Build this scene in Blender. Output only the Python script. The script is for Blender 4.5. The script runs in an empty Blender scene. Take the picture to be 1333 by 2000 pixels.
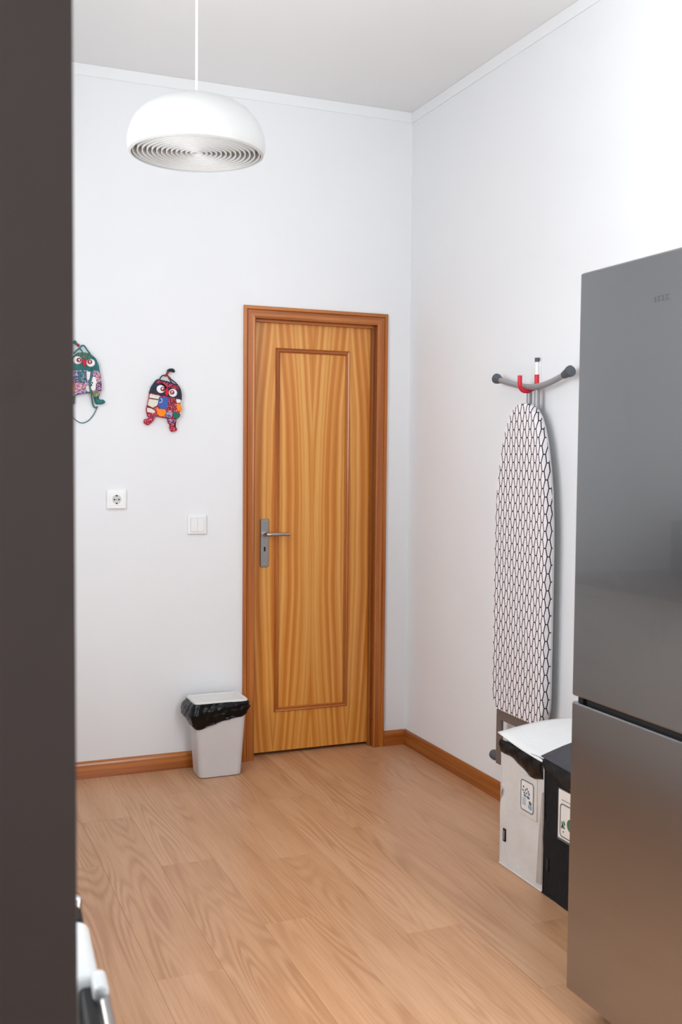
import bpy, bmesh, math, random
from mathutils import Vector, Matrix

random.seed(7)
S = bpy.context.scene
COL = S.collection


def lin(c):
    return tuple(((v / 255) / 12.92 if v / 255 <= .04045 else ((v / 255 + .055) / 1.055) ** 2.4) for v in c) + (1.0,)


# ---------------------------------------------------------------- camera
CAM_LOC = Vector((-2.2285, -4.5314, 1.4047))
YAW, PITCH, ROLL = 0.3928, -0.0534, 0.0088
fw = Vector((math.sin(YAW) * math.cos(PITCH), math.cos(YAW) * math.cos(PITCH), math.sin(PITCH)))
rt = Vector((math.cos(YAW), -math.sin(YAW), 0))
up = rt.cross(fw)
rt, up = (math.cos(ROLL) * rt + math.sin(ROLL) * up), (-math.sin(ROLL) * rt + math.cos(ROLL) * up)
cd = bpy.data.cameras.new('camera')
cam = bpy.data.objects.new('camera', cd)
COL.objects.link(cam)
m = Matrix.Identity(4)
for i in range(3):
    m[i][0], m[i][1], m[i][2], m[i][3] = rt[i], up[i], -fw[i], CAM_LOC[i]
cam.matrix_world = m
cd.sensor_fit = 'VERTICAL'
cd.sensor_height = 36
cd.sensor_width = 24
cd.lens = 36 * 2031.8 / 2000
cd.clip_start = .02
cd.dof.use_dof = True
cd.dof.focus_distance = 4.1
cd.dof.aperture_fstop = 7.0
S.camera = cam

# ---------------------------------------------------------------- world, daylight and added fill
w = bpy.data.worlds.new('sky')
S.world = w
w.use_nodes = True
bg = w.node_tree.nodes['Background']
bg.inputs[0].default_value = lin((226, 235, 250))
bg.inputs[1].default_value = 1.6


def area(name, loc, rot, sx, sy, power, color=(1, 1, 1)):
    l = bpy.data.lights.new(name, 'AREA')
    l.shape = 'RECTANGLE'
    l.size, l.size_y, l.energy, l.color = sx, sy, power, color
    o = bpy.data.objects.new(name, l)
    COL.objects.link(o)
    o.location, o.rotation_euler = loc, rot
    return o


# daylight entering by the tall kitchen window that faces the door
area('window_daylight', (-0.66, -3.93, 1.40), (math.radians(90), 0, 0), 1.05, 2.3, 70, (.985, .992, 1))
# added fill from the left, through an unseen window put in over the worktop
area('worktop_fill', (-2.93, -2.30, 1.92), (0, math.radians(-90), 0), 1.6, 1.5, 56, (.985, .992, 1))
# added weak fill for the dark panel, through an unseen passage window
area('passage_fill', (-2.93, -4.72, 1.72), (0, math.radians(-90), 0), 1.75, 1.5, 9, (.97, .985, 1))

S.view_settings.view_transform = 'Standard'
S.view_settings.look = 'None'
S.view_settings.gamma = 1
S.view_settings.use_curve_mapping = False
S.view_settings.exposure = 0.11


# ---------------------------------------------------------------- materials
def nodes(mt):
    return mt.node_tree.nodes, mt.node_tree.links


def mat(name, col, rough=.5, metal=0., coat=0., coat_rough=.05, spec=.5, bump=None, var=None, sheen=0.):
    """plain principled material; bump=(scale,strength), var=(scale,amount) mottles the colour"""
    mt = bpy.data.materials.new(name)
    mt.use_nodes = True
    N, L = nodes(mt)
    b = N['Principled BSDF']
    b.inputs['Base Color'].default_value = lin(col)
    b.inputs['Roughness'].default_value = rough
    b.inputs['Metallic'].default_value = metal
    b.inputs['Coat Weight'].default_value = coat
    b.inputs['Coat Roughness'].default_value = coat_rough
    b.inputs['Specular IOR Level'].default_value = spec
    if sheen:
        b.inputs['Sheen Weight'].default_value = sheen
    if bump or var:
        tc = N.new('ShaderNodeTexCoord')
    if bump:
        n = N.new('ShaderNodeTexNoise')
        n.inputs['Scale'].default_value = bump[0]
        n.inputs['Detail'].default_value = 3
        L.new(tc.outputs['Object'], n.inputs['Vector'])
        bp = N.new('ShaderNodeBump')
        bp.inputs['Strength'].default_value = bump[1]
        bp.inputs['Distance'].default_value = .01
        L.new(n.outputs['Fac'], bp.inputs['Height'])
        L.new(bp.outputs[0], b.inputs['Normal'])
    if var:
        n = N.new('ShaderNodeTexNoise')
        n.inputs['Scale'].default_value = var[0]
        n.inputs['Detail'].default_value = 4
        L.new(tc.outputs['Object'], n.inputs['Vector'])
        r = N.new('ShaderNodeValToRGB')
        c = lin(col)
        r.color_ramp.elements[0].position = .3
        r.color_ramp.elements[1].position = .7
        r.color_ramp.elements[0].color = tuple(v * (1 - var[1]) for v in c[:3]) + (1,)
        r.color_ramp.elements[1].color = tuple(min(1, v * (1 + var[1])) for v in c[:3]) + (1,)
        L.new(n.outputs['Fac'], r.inputs[0])
        L.new(r.outputs[0], b.inputs['Base Color'])
    return mt


class NB:
    """tiny node expression builder"""

    def __init__(self, mt):
        self.N, self.L = nodes(mt)
        self.tc = self.N.new('ShaderNodeTexCoord')

    def m(self, op, a, b=None, c=None):
        n = self.N.new('ShaderNodeMath')
        n.operation = op
        for i, v in enumerate((a, b, c)):
            if v is None:
                continue
            if isinstance(v, (int, float)):
                n.inputs[i].default_value = v
            else:
                self.L.new(v, n.inputs[i])
        return n.outputs[0]

    def xyz(self, sock):
        n = self.N.new('ShaderNodeSeparateXYZ')
        self.L.new(sock, n.inputs[0])
        return n.outputs

    def vec(self, x, y, z):
        n = self.N.new('ShaderNodeCombineXYZ')
        for i, v in enumerate((x, y, z)):
            if isinstance(v, (int, float)):
                n.inputs[i].default_value = v
            else:
                self.L.new(v, n.inputs[i])
        return n.outputs[0]

    def noise(self, v, scale=1., detail=2., rough=.5, dist=0.):
        n = self.N.new('ShaderNodeTexNoise')
        n.inputs['Scale'].default_value = scale
        n.inputs['Detail'].default_value = detail
        n.inputs['Roughness'].default_value = rough
        n.inputs['Distortion'].default_value = dist
        self.L.new(v, n.inputs['Vector'])
        return n.outputs['Fac']

    def ramp(self, f, stops):
        r = self.N.new('ShaderNodeValToRGB')
        e = r.color_ramp.elements
        while len(e) < len(stops):
            e.new(.5)
        for k, (p, c) in enumerate(stops):
            e[k].position = p
            e[k].color = lin(c)
        self.L.new(f, r.inputs[0])
        return r.outputs[0]

    def mix(self, f, a, b, blend='MIX'):
        n = self.N.new('ShaderNodeMix')
        n.data_type = 'RGBA'
        n.blend_type = blend
        for i, v in ((0, f), (6, a), (7, b)):
            if isinstance(v, (int, float)):
                n.inputs[i].default_value = v
            elif isinstance(v, tuple):
                n.inputs[i].default_value = v
            else:
                self.L.new(v, n.inputs[i])
        return n.outputs[2]


def new_mat(name, rough, **kw):
    mt = mat(name, (128, 128, 128), rough, **kw)
    return mt, NB(mt), mt.node_tree.nodes['Principled BSDF']


def floor_wood():
    mt, b, p = new_mat('laminate_oak', .36)
    oi = b.N.new('ShaderNodeObjectInfo')
    x, y, z = b.xyz(b.tc.outputs['Object'])
    rnd = oi.outputs['Random']
    off = b.m('MULTIPLY', rnd, 37.)
    g = b.noise(b.vec(b.m('MULTIPLY', x, 7.5), b.m('MULTIPLY', b.m('ADD', y, off), .62), off), 1., 1.2, .45, .25)
    rings = b.m('SINE', b.m('MULTIPLY', g, 120.))
    rings = b.m('MULTIPLY_ADD', rings, .5, .5)
    rings = b.m('POWER', rings, 1.5)
    amp = b.noise(b.vec(b.m('MULTIPLY', x, 9.), b.m('MULTIPLY', b.m('ADD', y, off), 1.5), off), 1., 1., .5)
    amp = b.m('MULTIPLY', b.m('SUBTRACT', amp, .36), 3.2)
    amp.node.use_clamp = True
    rings = b.m('MULTIPLY', rings, amp)
    fine = b.noise(b.vec(b.m('MULTIPLY', x, 260.), b.m('MULTIPLY', y, 7.), off), 1., 2., .6)
    broad = b.noise(b.vec(b.m('MULTIPLY', x, 14.), b.m('MULTIPLY', y, .8), off), 1., 2., .5)
    base = b.ramp(broad, [(.25, (196, 147, 107)), (.5, (207, 159, 120)), (.78, (216, 171, 133))])
    c = b.mix(b.m('MULTIPLY', rings, .47), base, lin((160, 108, 70)))
    c = b.mix(b.m('MULTIPLY', b.m('SUBTRACT', fine, .42), .75), c, lin((150, 102, 68)))
    tone = b.ramp(rnd, [(0, (250, 249, 248)), (1, (255, 255, 255))])
    c = b.mix(1., c, tone, 'MULTIPLY')
    b.L.new(c, p.inputs['Base Color'])
    b.L.new(b.m('MULTIPLY_ADD', fine, .14, .27), p.inputs['Roughness'])
    bp = b.N.new('ShaderNodeBump')
    bp.inputs['Strength'].default_value = .08
    bp.inputs['Distance'].default_value = .002
    b.L.new(fine, bp.inputs['Height'])
    b.L.new(bp.outputs[0], p.inputs['Normal'])
    return mt


def veneer():
    """book-matched ribbon veneer; object x=0 on the centre joint, z up"""
    mt, b, p = new_mat('ribbon_veneer', .34, coat=.25, coat_rough=.18)
    x, y, z = b.xyz(b.tc.outputs['Object'])
    s = b.m('PINGPONG', x, .188)
    dz = b.m('SUBTRACT', z, 1.02)
    s2 = b.m('ADD', s, b.m('MULTIPLY', b.m('MULTIPLY', dz, dz), -.045))
    wob = b.noise(b.vec(b.m('MULTIPLY', s2, 9.), 0., b.m('MULTIPLY', z, 1.6)), 1., 1.)
    s3 = b.m('ADD', s2, b.m('MULTIPLY', wob, .030))
    n0 = b.noise(b.vec(b.m('MULTIPLY', s3, 55.), 0., b.m('MULTIPLY', z, .35)), 1., 1.5, .5)
    wv = b.m('MULTIPLY_ADD', b.m('SINE', b.m('MULTIPLY', s3, 185.)), .16, .5)
    n1 = b.m('ADD', b.m('MULTIPLY', n0, .6), b.m('MULTIPLY', wv, .4))
    n2 = b.noise(b.vec(b.m('MULTIPLY', x, 420.), 0., b.m('MULTIPLY', z, 9.)), 1., 2., .6)
    c = b.ramp(n1, [(.36, (200, 117, 34)), (.46, (211, 135, 48)), (.55, (226, 160, 76)), (.66, (232, 174, 95))])
    c = b.mix(b.m('MULTIPLY', b.m('SUBTRACT', n2, .4), .6), c, lin((176, 106, 44)))
    seam = b.m('LESS_THAN', b.m('ABSOLUTE', x), .0012)
    c = b.mix(b.m('MULTIPLY', seam, .35), c, lin((170, 100, 45)))
    b.L.new(c, p.inputs['Base Color'])
    return mt


def casing_wood(name, along='Z', dark=1.):
    mt, b, p = new_mat(name, .33, coat=.3, coat_rough=.15)
    x, y, z = b.xyz(b.tc.outputs['Object'])
    ax = {'X': (1.2, 60., 60.), 'Y': (60., 1.2, 60.), 'Z': (60., 60., 1.2)}[along]
    v = b.vec(b.m('MULTIPLY', x, ax[0]), b.m('MULTIPLY', y, ax[1]), b.m('MULTIPLY', z, ax[2]))
    n = b.noise(v, 1., 3., .55, .4)
    f = b.noise(v, 5., 2., .6)
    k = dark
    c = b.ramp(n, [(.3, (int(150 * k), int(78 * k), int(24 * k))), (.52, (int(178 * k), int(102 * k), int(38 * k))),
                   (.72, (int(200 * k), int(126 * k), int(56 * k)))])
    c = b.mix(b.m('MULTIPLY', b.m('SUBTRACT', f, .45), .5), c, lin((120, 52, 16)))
    b.L.new(c, p.inputs['Base Color'])
    return mt


def hex_cloth():
    """white cotton printed with a stretched hexagon net; object y across, z up, x depth (wraps over the side)"""
    mt, b, p = new_mat('hexagon_print_cotton', .85)
    x, y, z = b.xyz(b.tc.outputs['Object'])
    u = b.m('SUBTRACT', y, b.m('SUBTRACT', x, 0.))
    wv = b.noise(b.vec(b.m('MULTIPLY', y, 7.), 0., b.m('MULTIPLY', z, 5.)), 1., 1.)
    wv = b.m('MULTIPLY', b.m('SUBTRACT', wv, .5), .010)
    # hexagon lattice with unit cell height 1 (z) and same-row spacing sqrt(3) (u)
    U = b.m('ADD', b.m('MULTIPLY', b.m('ADD', u, wv), 1.7320508 / .0368), 200.)
    V = b.m('ADD', b.m('MULTIPLY', z, 1 / .0625), 100.)
    R3 = 1.7320508

    def cell(du, dv):
        a = b.m('SUBTRACT', b.m('MODULO', b.m('ADD', U, du), R3), R3 / 2)
        c = b.m('SUBTRACT', b.m('MODULO', b.m('ADD', V, dv), 1.), .5)
        return a, c
    a1, c1 = cell(0., 0.)
    a2, c2 = cell(R3 / 2, .5)

    PB = .25                                                               # half length of the level bars
    k_ = (.8660254 - 2 * PB) / .5
    rim = .8660254 - PB

    def metric(a, c):
        a, c = b.m('ABSOLUTE', a), b.m('ABSOLUTE', c)
        return b.m('MAXIMUM', b.m('MULTIPLY', c, 2.), b.m('DIVIDE', b.m('MULTIPLY_ADD', c, k_, a), rim))
    first = b.m('LESS_THAN', metric(a1, c1), metric(a2, c2))
    inv = b.m('SUBTRACT', 1., first)
    ga = b.m('ABSOLUTE', b.m('ADD', b.m('MULTIPLY', a1, first), b.m('MULTIPLY', a2, inv)))
    gc = b.m('ABSOLUTE', b.m('ADD', b.m('MULTIPLY', c1, first), b.m('MULTIPLY', c2, inv)))
    d1 = b.m('SUBTRACT', .5, gc)                                           # to the short level bars
    d2 = b.m('SUBTRACT', rim, b.m('MULTIPLY_ADD', gc, k_, ga))             # to the long slanting sides
    l1 = b.m('LESS_THAN', d1, .036)
    l2_ = b.m('LESS_THAN', d2, .115)
    line = b.m('MAXIMUM', l1, l2_)
    c = b.mix(line, lin((246, 240, 242)), lin((34, 32, 40)))
    b.L.new(c, p.inputs['Base Color'])
    return mt


def spots(name, base, spot, scale, size=.35, third=None):
    mt, b, p = new_mat(name, .85)
    v = b.N.new('ShaderNodeTexVoronoi')
    v.inputs['Scale'].default_value = scale
    b.L.new(b.tc.outputs['Object'], v.inputs['Vector'])
    f = b.m('LESS_THAN', v.outputs['Distance'], size)
    c = b.mix(f, lin(base), lin(spot))
    if third:
        n = b.noise(b.tc.outputs['Object'], scale * .6, 2.)
        c = b.mix(b.m('GREATER_THAN', n, .55), c, lin(third))
    b.L.new(c, p.inputs['Base Color'])
    return mt


def brushed(name, col, rough=.3):
    mt, b, p = new_mat(name, rough, metal=1., coat=.45, coat_rough=.03)
    n = b.noise(b.tc.outputs['Object'], 900., 1.)
    c0 = lin(col)
    c = b.mix(n, tuple(v * .96 for v in c0[:3]) + (1,), tuple(v * 1.04 for v in c0[:3]) + (1,))
    b.L.new(c, p.inputs['Base Color'])
    return mt


def glass_mat():
    mt = bpy.data.materials.new('window_glass')
    mt.use_nodes = True
    N, L = nodes(mt)
    N.remove(N['Principled BSDF'])
    t = N.new('ShaderNodeBsdfTransparent')
    g = N.new('ShaderNodeBsdfGlossy')
    g.inputs['Roughness'].default_value = .02
    mx = N.new('ShaderNodeMixShader')
    mx.inputs[0].default_value = .06
    L.new(t.outputs[0], mx.inputs[1])
    L.new(g.outputs[0], mx.inputs[2])
    L.new(mx.outputs[0], N['Material Output'].inputs[0])
    return mt


M = dict(
    wall=mat('white_wall_paint', (236, 238, 240), .75, spec=.25, bump=(90, .03), var=(3, .008)),
    ceil=mat('white_ceiling_paint', (238, 239, 239), .85, spec=.2, bump=(60, .03)),
    trim=mat('white_trim_paint', (238, 240, 241), .6, spec=.3, bump=(60, .02)),
    sub=mat('underlay', (84, 56, 38), .9, var=(20, .1)),
    floor=floor_wood(), veneer=veneer(), casing=casing_wood('door_casing_wood', 'Z'),
    casing_h=casing_wood('door_casing_head_wood', 'X'),
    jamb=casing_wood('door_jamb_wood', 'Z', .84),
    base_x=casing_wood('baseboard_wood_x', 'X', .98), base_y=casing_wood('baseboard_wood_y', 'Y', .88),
    steel=brushed('fridge_steel', (150, 150, 151), .23),
    nickel=mat('satin_nickel', (176, 174, 172), .28, metal=1., bump=(300, .02)),
    dgrey=mat('fridge_body_grey', (92, 92, 94), .45, var=(10, .04)),
    black=mat('black_plastic', (13, 13, 14), .5, bump=(80, .02), spec=.3),
    gap=mat('black_gasket', (10, 10, 11), .7, bump=(80, .02)),
    dark=mat('dark_brown_laminate', (82, 70, 64), .5, var=(4, .05), spec=.4),
    shade=mat('white_lamp_enamel', (200, 201, 200), .42, bump=(200, .01)),
    ring=mat('white_louvre_plastic', (232, 232, 230), .5, bump=(200, .01)),
    cord=mat('white_cord', (240, 240, 240), .5, bump=(300, .05)),
    plastic=mat('white_switch_plastic', (240, 241, 241), .32, bump=(200, .01)),
    hole=mat('socket_hole', (22, 22, 22), .8, bump=(80, .02)),
    pin=mat('earth_clip', (120, 116, 110), .4, metal=1., bump=(80, .02)),
    binp=mat('grey_bin_plastic', (206, 203, 203), .42, var=(12, .02), bump=(120, .03)),
    lid=mat('light_bin_lid', (226, 225, 222), .4, bump=(120, .03)),
    hexc=hex_cloth(),
    tube=mat('grey_tube_paint', (158, 158, 160), .38, metal=.35, bump=(200, .02)),
    tube_d=mat('taupe_bracket_paint', (120, 110, 104), .5, metal=.2, bump=(200, .02)),
    rub=mat('dark_grey_rubber', (82, 86, 93), .6, bump=(150, .05)),
    red=mat('red_hook_sleeve', (214, 24, 52), .4, bump=(150, .03)),
    whitet=mat('white_hook_sleeve', (238, 238, 238), .4, bump=(150, .03)),
    felt=mat('white_pad_felt', (228, 228, 226), .9, bump=(120, .2)),
    bagw=mat('white_woven_fabric', (212, 209, 206), .7, var=(14, .035), bump=(26, .35)),
    bagtop=mat('white_bag_flap', (244, 246, 246), .6, var=(14, .015), bump=(18, .2)),
    bagside=mat('grey_bag_gusset', (176, 168, 162), .75, var=(20, .06), bump=(26, .35)),
    bagk=mat('black_woven_fabric', (21, 23, 27), .62, spec=.25, var=(14, .1), bump=(26, .35)),
    bagflap=mat('dark_grey_bag_flap', (66, 68, 76), .5, var=(14, .05), bump=(18, .2)),
    blue=mat('blue_print', (92, 120, 146), .7, var=(30, .1)),
    bluel=mat('pale_blue_print', (140, 168, 184), .7, var=(30, .1)),
    green=mat('green_print', (70, 110, 84), .7, var=(30, .1)),
    inkg=mat('grey_print', (92, 98, 98), .7, var=(30, .1)),
    paper=mat('white_sticker', (232, 226, 220), .6, var=(20, .015)),
    seamp=mat('clear_label_pocket', (216, 211, 206), .4, var=(20, .015)),
    enamel=mat('white_appliance_enamel', (236, 240, 240), .25, bump=(60, .01)),
    chrome=mat('polished_chrome', (225, 225, 228), .12, metal=1., bump=(60, .01)),
    cab=mat('white_cabinet_lacquer', (222, 222, 220), .35, bump=(60, .01)),
    worktop=mat('dark_worktop', (62, 60, 60), .3, var=(60, .2)),
    glassk=mat('black_oven_glass', (14, 14, 16), .08, bump=(60, .005)),
    glass=glass_mat(),
    navy=mat('navy_felt', (42, 50, 68), .9, var=(60, .12), bump=(300, .2)),
    teal=mat('teal_felt', (44, 112, 108), .9, var=(60, .2), bump=(300, .2)),
    tealc=mat('teal_cord', (52, 118, 118), .8, bump=(400, .2)),
    navyc=mat('navy_cord', (30, 40, 56), .8, bump=(400, .2)),
    eyew=mat('white_eye_felt', (244, 240, 242), .85, bump=(300, .1)),
    iris=mat('dark_red_bead', (132, 16, 32), .2, coat=.5, bump=(100, .01)),
    bead=mat('red_bead', (170, 26, 40), .2, coat=.5, bump=(100, .01)),
    glint=mat('painted_glint', (246, 236, 236), .2, bump=(100, .01)),  # highlight on the owl eyes, put in as near-white colour
    beak=mat('red_beak_felt', (212, 18, 48), .8, bump=(300, .1)),
    f_cream=spots('cream_cotton', (226, 222, 208), (206, 200, 186), 140, .3),
    f_blue=mat('blue_felt', (66, 98, 178), .9, bump=(300, .15)),
    f_orange=mat('orange_felt', (252, 140, 34), .9, bump=(300, .15)),
    f_green=mat('green_felt', (22, 114, 86), .9, bump=(300, .15)),
    f_redprint=spots('crimson_print_cotton', (160, 26, 54), (236, 208, 214), 190, .32, (120, 16, 40)),
    f_dots=spots('crimson_polka_cotton', (172, 26, 56), (240, 206, 212), 170, .26),
    f_plum=spots('plum_print_cotton', (112, 58, 118), (206, 120, 170), 160, .38, (72, 60, 130)),
    f_multi=spots('lilac_floral_cotton', (150, 128, 176), (240, 200, 214), 180, .4, (52, 92, 110)),
    f_tealp=spots('teal_print_cotton', (50, 112, 112), (160, 190, 190), 160, .35, (96, 72, 110)),
    f_pinkp=spots('pink_print_cotton', (216, 126, 140), (246, 214, 200), 170, .38, (90, 110, 160)),
    f_mauve=spots('mauve_print_cotton', (104, 58, 102), (212, 178, 206), 150, .38),
    f_olive=spots('olive_print_cotton', (118, 120, 84), (160, 160, 120), 130, .38),
    f_white=mat('white_cotton', (238, 236, 236), .9, bump=(300, .15)),
    f_wire=spots('red_spotted_band', (176, 26, 52), (234, 160, 176), 210, .3, (90, 24, 50)),
    f_gband=spots('green_spotted_band', (48, 104, 86), (170, 120, 130), 190, .32),
)


# ---------------------------------------------------------------- object helpers
def link(name, me, material=None, parent=None, loc=None, rot=None):
    o = bpy.data.objects.new(name, me)
    COL.objects.link(o)
    if material and me and not me.materials:
        me.materials.append(material)
    if parent:
        o.parent = parent
    if loc is not None:
        o.location = loc
    if rot is not None:
        o.rotation_euler = rot
    return o


def fin(bm, name, smooth=None):
    bmesh.ops.recalc_face_normals(bm, faces=bm.faces[:])
    me = bpy.data.meshes.new(name)
    bm.to_mesh(me)
    bm.free()
    if smooth is not None:
        for p in me.polygons:
            p.use_smooth = True
        try:
            me.set_sharp_from_angle(angle=math.radians(smooth))
        except Exception:
            pass
    return me


def weigh(o):
    md = o.modifiers.new('weighted', 'WEIGHTED_NORMAL')
    md.weight = 100
    md.keep_sharp = True
    return o


def resample(poly, n):
    """n points evenly spaced along a closed outline"""
    P = [Vector(p) for p in poly]
    L_ = [(P[(i + 1) % len(P)] - P[i]).length for i in range(len(P))]
    tot, out, i, acc = sum(L_), [], 0, 0.
    for k in range(n):
        d = tot * k / n
        while acc + L_[i] < d:
            acc += L_[i]
            i += 1
        t = (d - acc) / max(L_[i], 1e-9)
        out.append(tuple(P[i] + (P[(i + 1) % len(P)] - P[i]) * t))
    return out


def addbox(bm, lo, hi):
    vs = [bm.verts.new((x, y, z)) for x in (lo[0], hi[0]) for y in (lo[1], hi[1]) for z in (lo[2], hi[2])]
    for f in ((0, 1, 3, 2), (4, 6, 7, 5), (0, 4, 5, 1), (2, 3, 7, 6), (0, 2, 6, 4), (1, 5, 7, 3)):
        bm.faces.new([vs[i] for i in f])
    return vs


def box(name, lo, hi, material, parent=None, bev=0., seg=2, loc=None, rot=None):
    bm = bmesh.new()
    addbox(bm, lo, hi)
    if bev:
        bmesh.ops.bevel(bm, geom=bm.edges[:], offset=bev, segments=seg, profile=.5, affect='EDGES')
    o = link(name, fin(bm, name, 35 if bev else None), material, parent, loc, rot)
    return weigh(o) if bev else o


def boxes(name, lst, material, parent=None, bev=0.):
    bm = bmesh.new()
    for lo, hi in lst:
        addbox(bm, lo, hi)
    if bev:
        bmesh.ops.bevel(bm, geom=bm.edges[:], offset=bev, segments=2, profile=.5, affect='EDGES')
    o = link(name, fin(bm, name, 35 if bev else None), material, parent)
    return weigh(o) if bev else o


def tube(name, pts, r, material, parent=None, seg=10, smooth_path=True, loc=None, closed=False):
    """swept round tube; r a number or a list"""
    P = [Vector(p) for p in pts]
    R = list(r) if isinstance(r, (list, tuple)) else [r] * len(P)
    if smooth_path and len(P) > 2:
        Q, RR = [], []
        n = len(P)
        for i in range(n - 1):
            p0, p1, p2, p3 = P[max(i - 1, 0)], P[i], P[i + 1], P[min(i + 2, n - 1)]
            for k in range(5):
                t = k / 5
                Q.append(.5 * ((2 * p1) + (p2 - p0) * t + (2 * p0 - 5 * p1 + 4 * p2 - p3) * t * t + (3 * p1 - p0 - 3 * p2 + p3) * t ** 3))
                RR.append(R[i] * (1 - t) + R[i + 1] * t)
        Q.append(P[-1])
        RR.append(R[-1])
        P, R = Q, RR
    bm = bmesh.new()
    rings = []
    prev = None
    for i, p in enumerate(P):
        t = (P[min(i + 1, len(P) - 1)] - P[max(i - 1, 0)]).normalized()
        if prev is None:
            a = t.orthogonal().normalized()
        else:
            a = (prev - t * prev.dot(t)).normalized()
        prev = a
        b = t.cross(a)
        rings.append([bm.verts.new(p + (a * math.cos(2 * math.pi * k / seg) + b * math.sin(2 * math.pi * k / seg)) * R[i]) for k in range(seg)])
    for i in range(len(rings) - 1):
        for k in range(seg):
            bm.faces.new((rings[i][k], rings[i][(k + 1) % seg], rings[i + 1][(k + 1) % seg], rings[i + 1][k]))
    bm.faces.new(rings[0])
    bm.faces.new(rings[-1])
    return link(name, fin(bm, name, 50), material, parent, loc)


def lathe(name, prof, material, parent=None, seg=48, loc=None, rot=None, close=False):
    bm = bmesh.new()
    rings = []
    for r, z in prof:
        if r < 1e-6:
            rings.append([bm.verts.new((0, 0, z))])
        else:
            rings.append([bm.verts.new((r * math.cos(2 * math.pi * k / seg), r * math.sin(2 * math.pi * k / seg), z)) for k in range(seg)])
    n = len(rings)
    for i in range(n if close else n - 1):
        a, b = rings[i], rings[(i + 1) % n]
        for k in range(seg):
            j = (k + 1) % seg
            if len(a) == 1 and len(b) == 1:
                continue
            if len(a) == 1:
                bm.faces.new((a[0], b[k], b[j]))
            elif len(b) == 1:
                bm.faces.new((a[k], a[j], b[0]))
            else:
                bm.faces.new((a[k], a[j], b[j], b[k]))
    return link(name, fin(bm, name, 40), material, parent, loc, rot)


def rounded(pts, r=.25, n=4):
    """round the corners of a polygon by cutting each with a small arc"""
    out = []
    k = len(pts)
    for i in range(k):
        p0, p1, p2 = Vector(pts[i - 1]), Vector(pts[i]), Vector(pts[(i + 1) % k])
        a = p1 + (p0 - p1) * min(.5, r / max((p0 - p1).length, 1e-9))
        b = p1 + (p2 - p1) * min(.5, r / max((p2 - p1).length, 1e-9))
        for s in range(n + 1):
            t = s / n
            out.append(((1 - t) ** 2) * a + 2 * t * (1 - t) * p1 + t * t * b)
    return [tuple(v) for v in out]


def offset(poly, d):
    """move every corner of a closed outline inward by d"""
    n = len(poly)
    ar = sum(poly[i][0] * poly[(i + 1) % n][1] - poly[(i + 1) % n][0] * poly[i][1] for i in range(n))
    sg = 1 if ar > 0 else -1
    out = []
    for i in range(n):
        a, b = Vector(poly[i - 1]), Vector(poly[(i + 1) % n])
        t = (b - a)
        if t.length < 1e-9:
            out.append(tuple(poly[i]))
            continue
        t.normalize()
        out.append((poly[i][0] - t.y * d * sg, poly[i][1] + t.x * d * sg))
    return out


def slab(name, poly, levels, frame, material, parent=None, smooth=35, loc=None, rot=None):
    """outline poly (a,b); levels = [(height, inset)] from back to front; frame maps (a,b,h) -> xyz"""
    bm = bmesh.new()
    rings = []
    for h, ins in levels:
        q = offset(poly, ins) if ins else poly
        rings.append([bm.verts.new(frame(a, b, h)) for a, b in q])
    n = len(poly)
    for i in range(len(rings) - 1):
        for k in range(n):
            j = (k + 1) % n
            bm.faces.new((rings[i][k], rings[i][j], rings[i + 1][j], rings[i + 1][k]))
    for r in (rings[0], rings[-1]):
        f = bm.faces.new(r)
        bmesh.ops.triangulate(bm, faces=[f])
    return weigh(link(name, fin(bm, name, smooth), material, parent, loc, rot))


def circ(cx, cy, rx, ry=None, n=24, rot=0.):
    ry = ry or rx
    o = []
    for k in range(n):
        t = 2 * math.pi * k / n
        x, y = rx * math.cos(t), ry * math.sin(t)
        o.append((cx + x * math.cos(rot) - y * math.sin(rot), cy + x * math.sin(rot) + y * math.cos(rot)))
    return o


def rrect(x0, y0, x1, y1, r, n=5):
    return rounded([(x0, y0), (x1, y0), (x1, y1), (x0, y1)], r, n)


def empty(name, loc, rz=0.):
    o = link(name, None, loc=loc)
    o.empty_display_size = .1
    o.rotation_euler = (0, 0, rz)
    return o


def tag(o, label, cat, group=None, kind=None):
    o['label'] = label
    o['category'] = cat
    if group:
        o['group'] = group
    if kind:
        o['kind'] = kind
    return o


FB = lambda a, b, h: (a, -h, b)        # plate on the back wall: a = x, b = z, h = towards the room
FR = lambda a, b, h: (-h, a, b)        # plate on the right wall: a = y, b = z, h = towards the room
FT = lambda a, b, h: (a, b, h)         # lying flat: h = up

# ---------------------------------------------------------------- the room
XL, YN, HC = -2.75, -5.80, 3.037
YW, XP = -3.75, -1.36                    # window wall; the passage the camera stands in lies beside it

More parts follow.
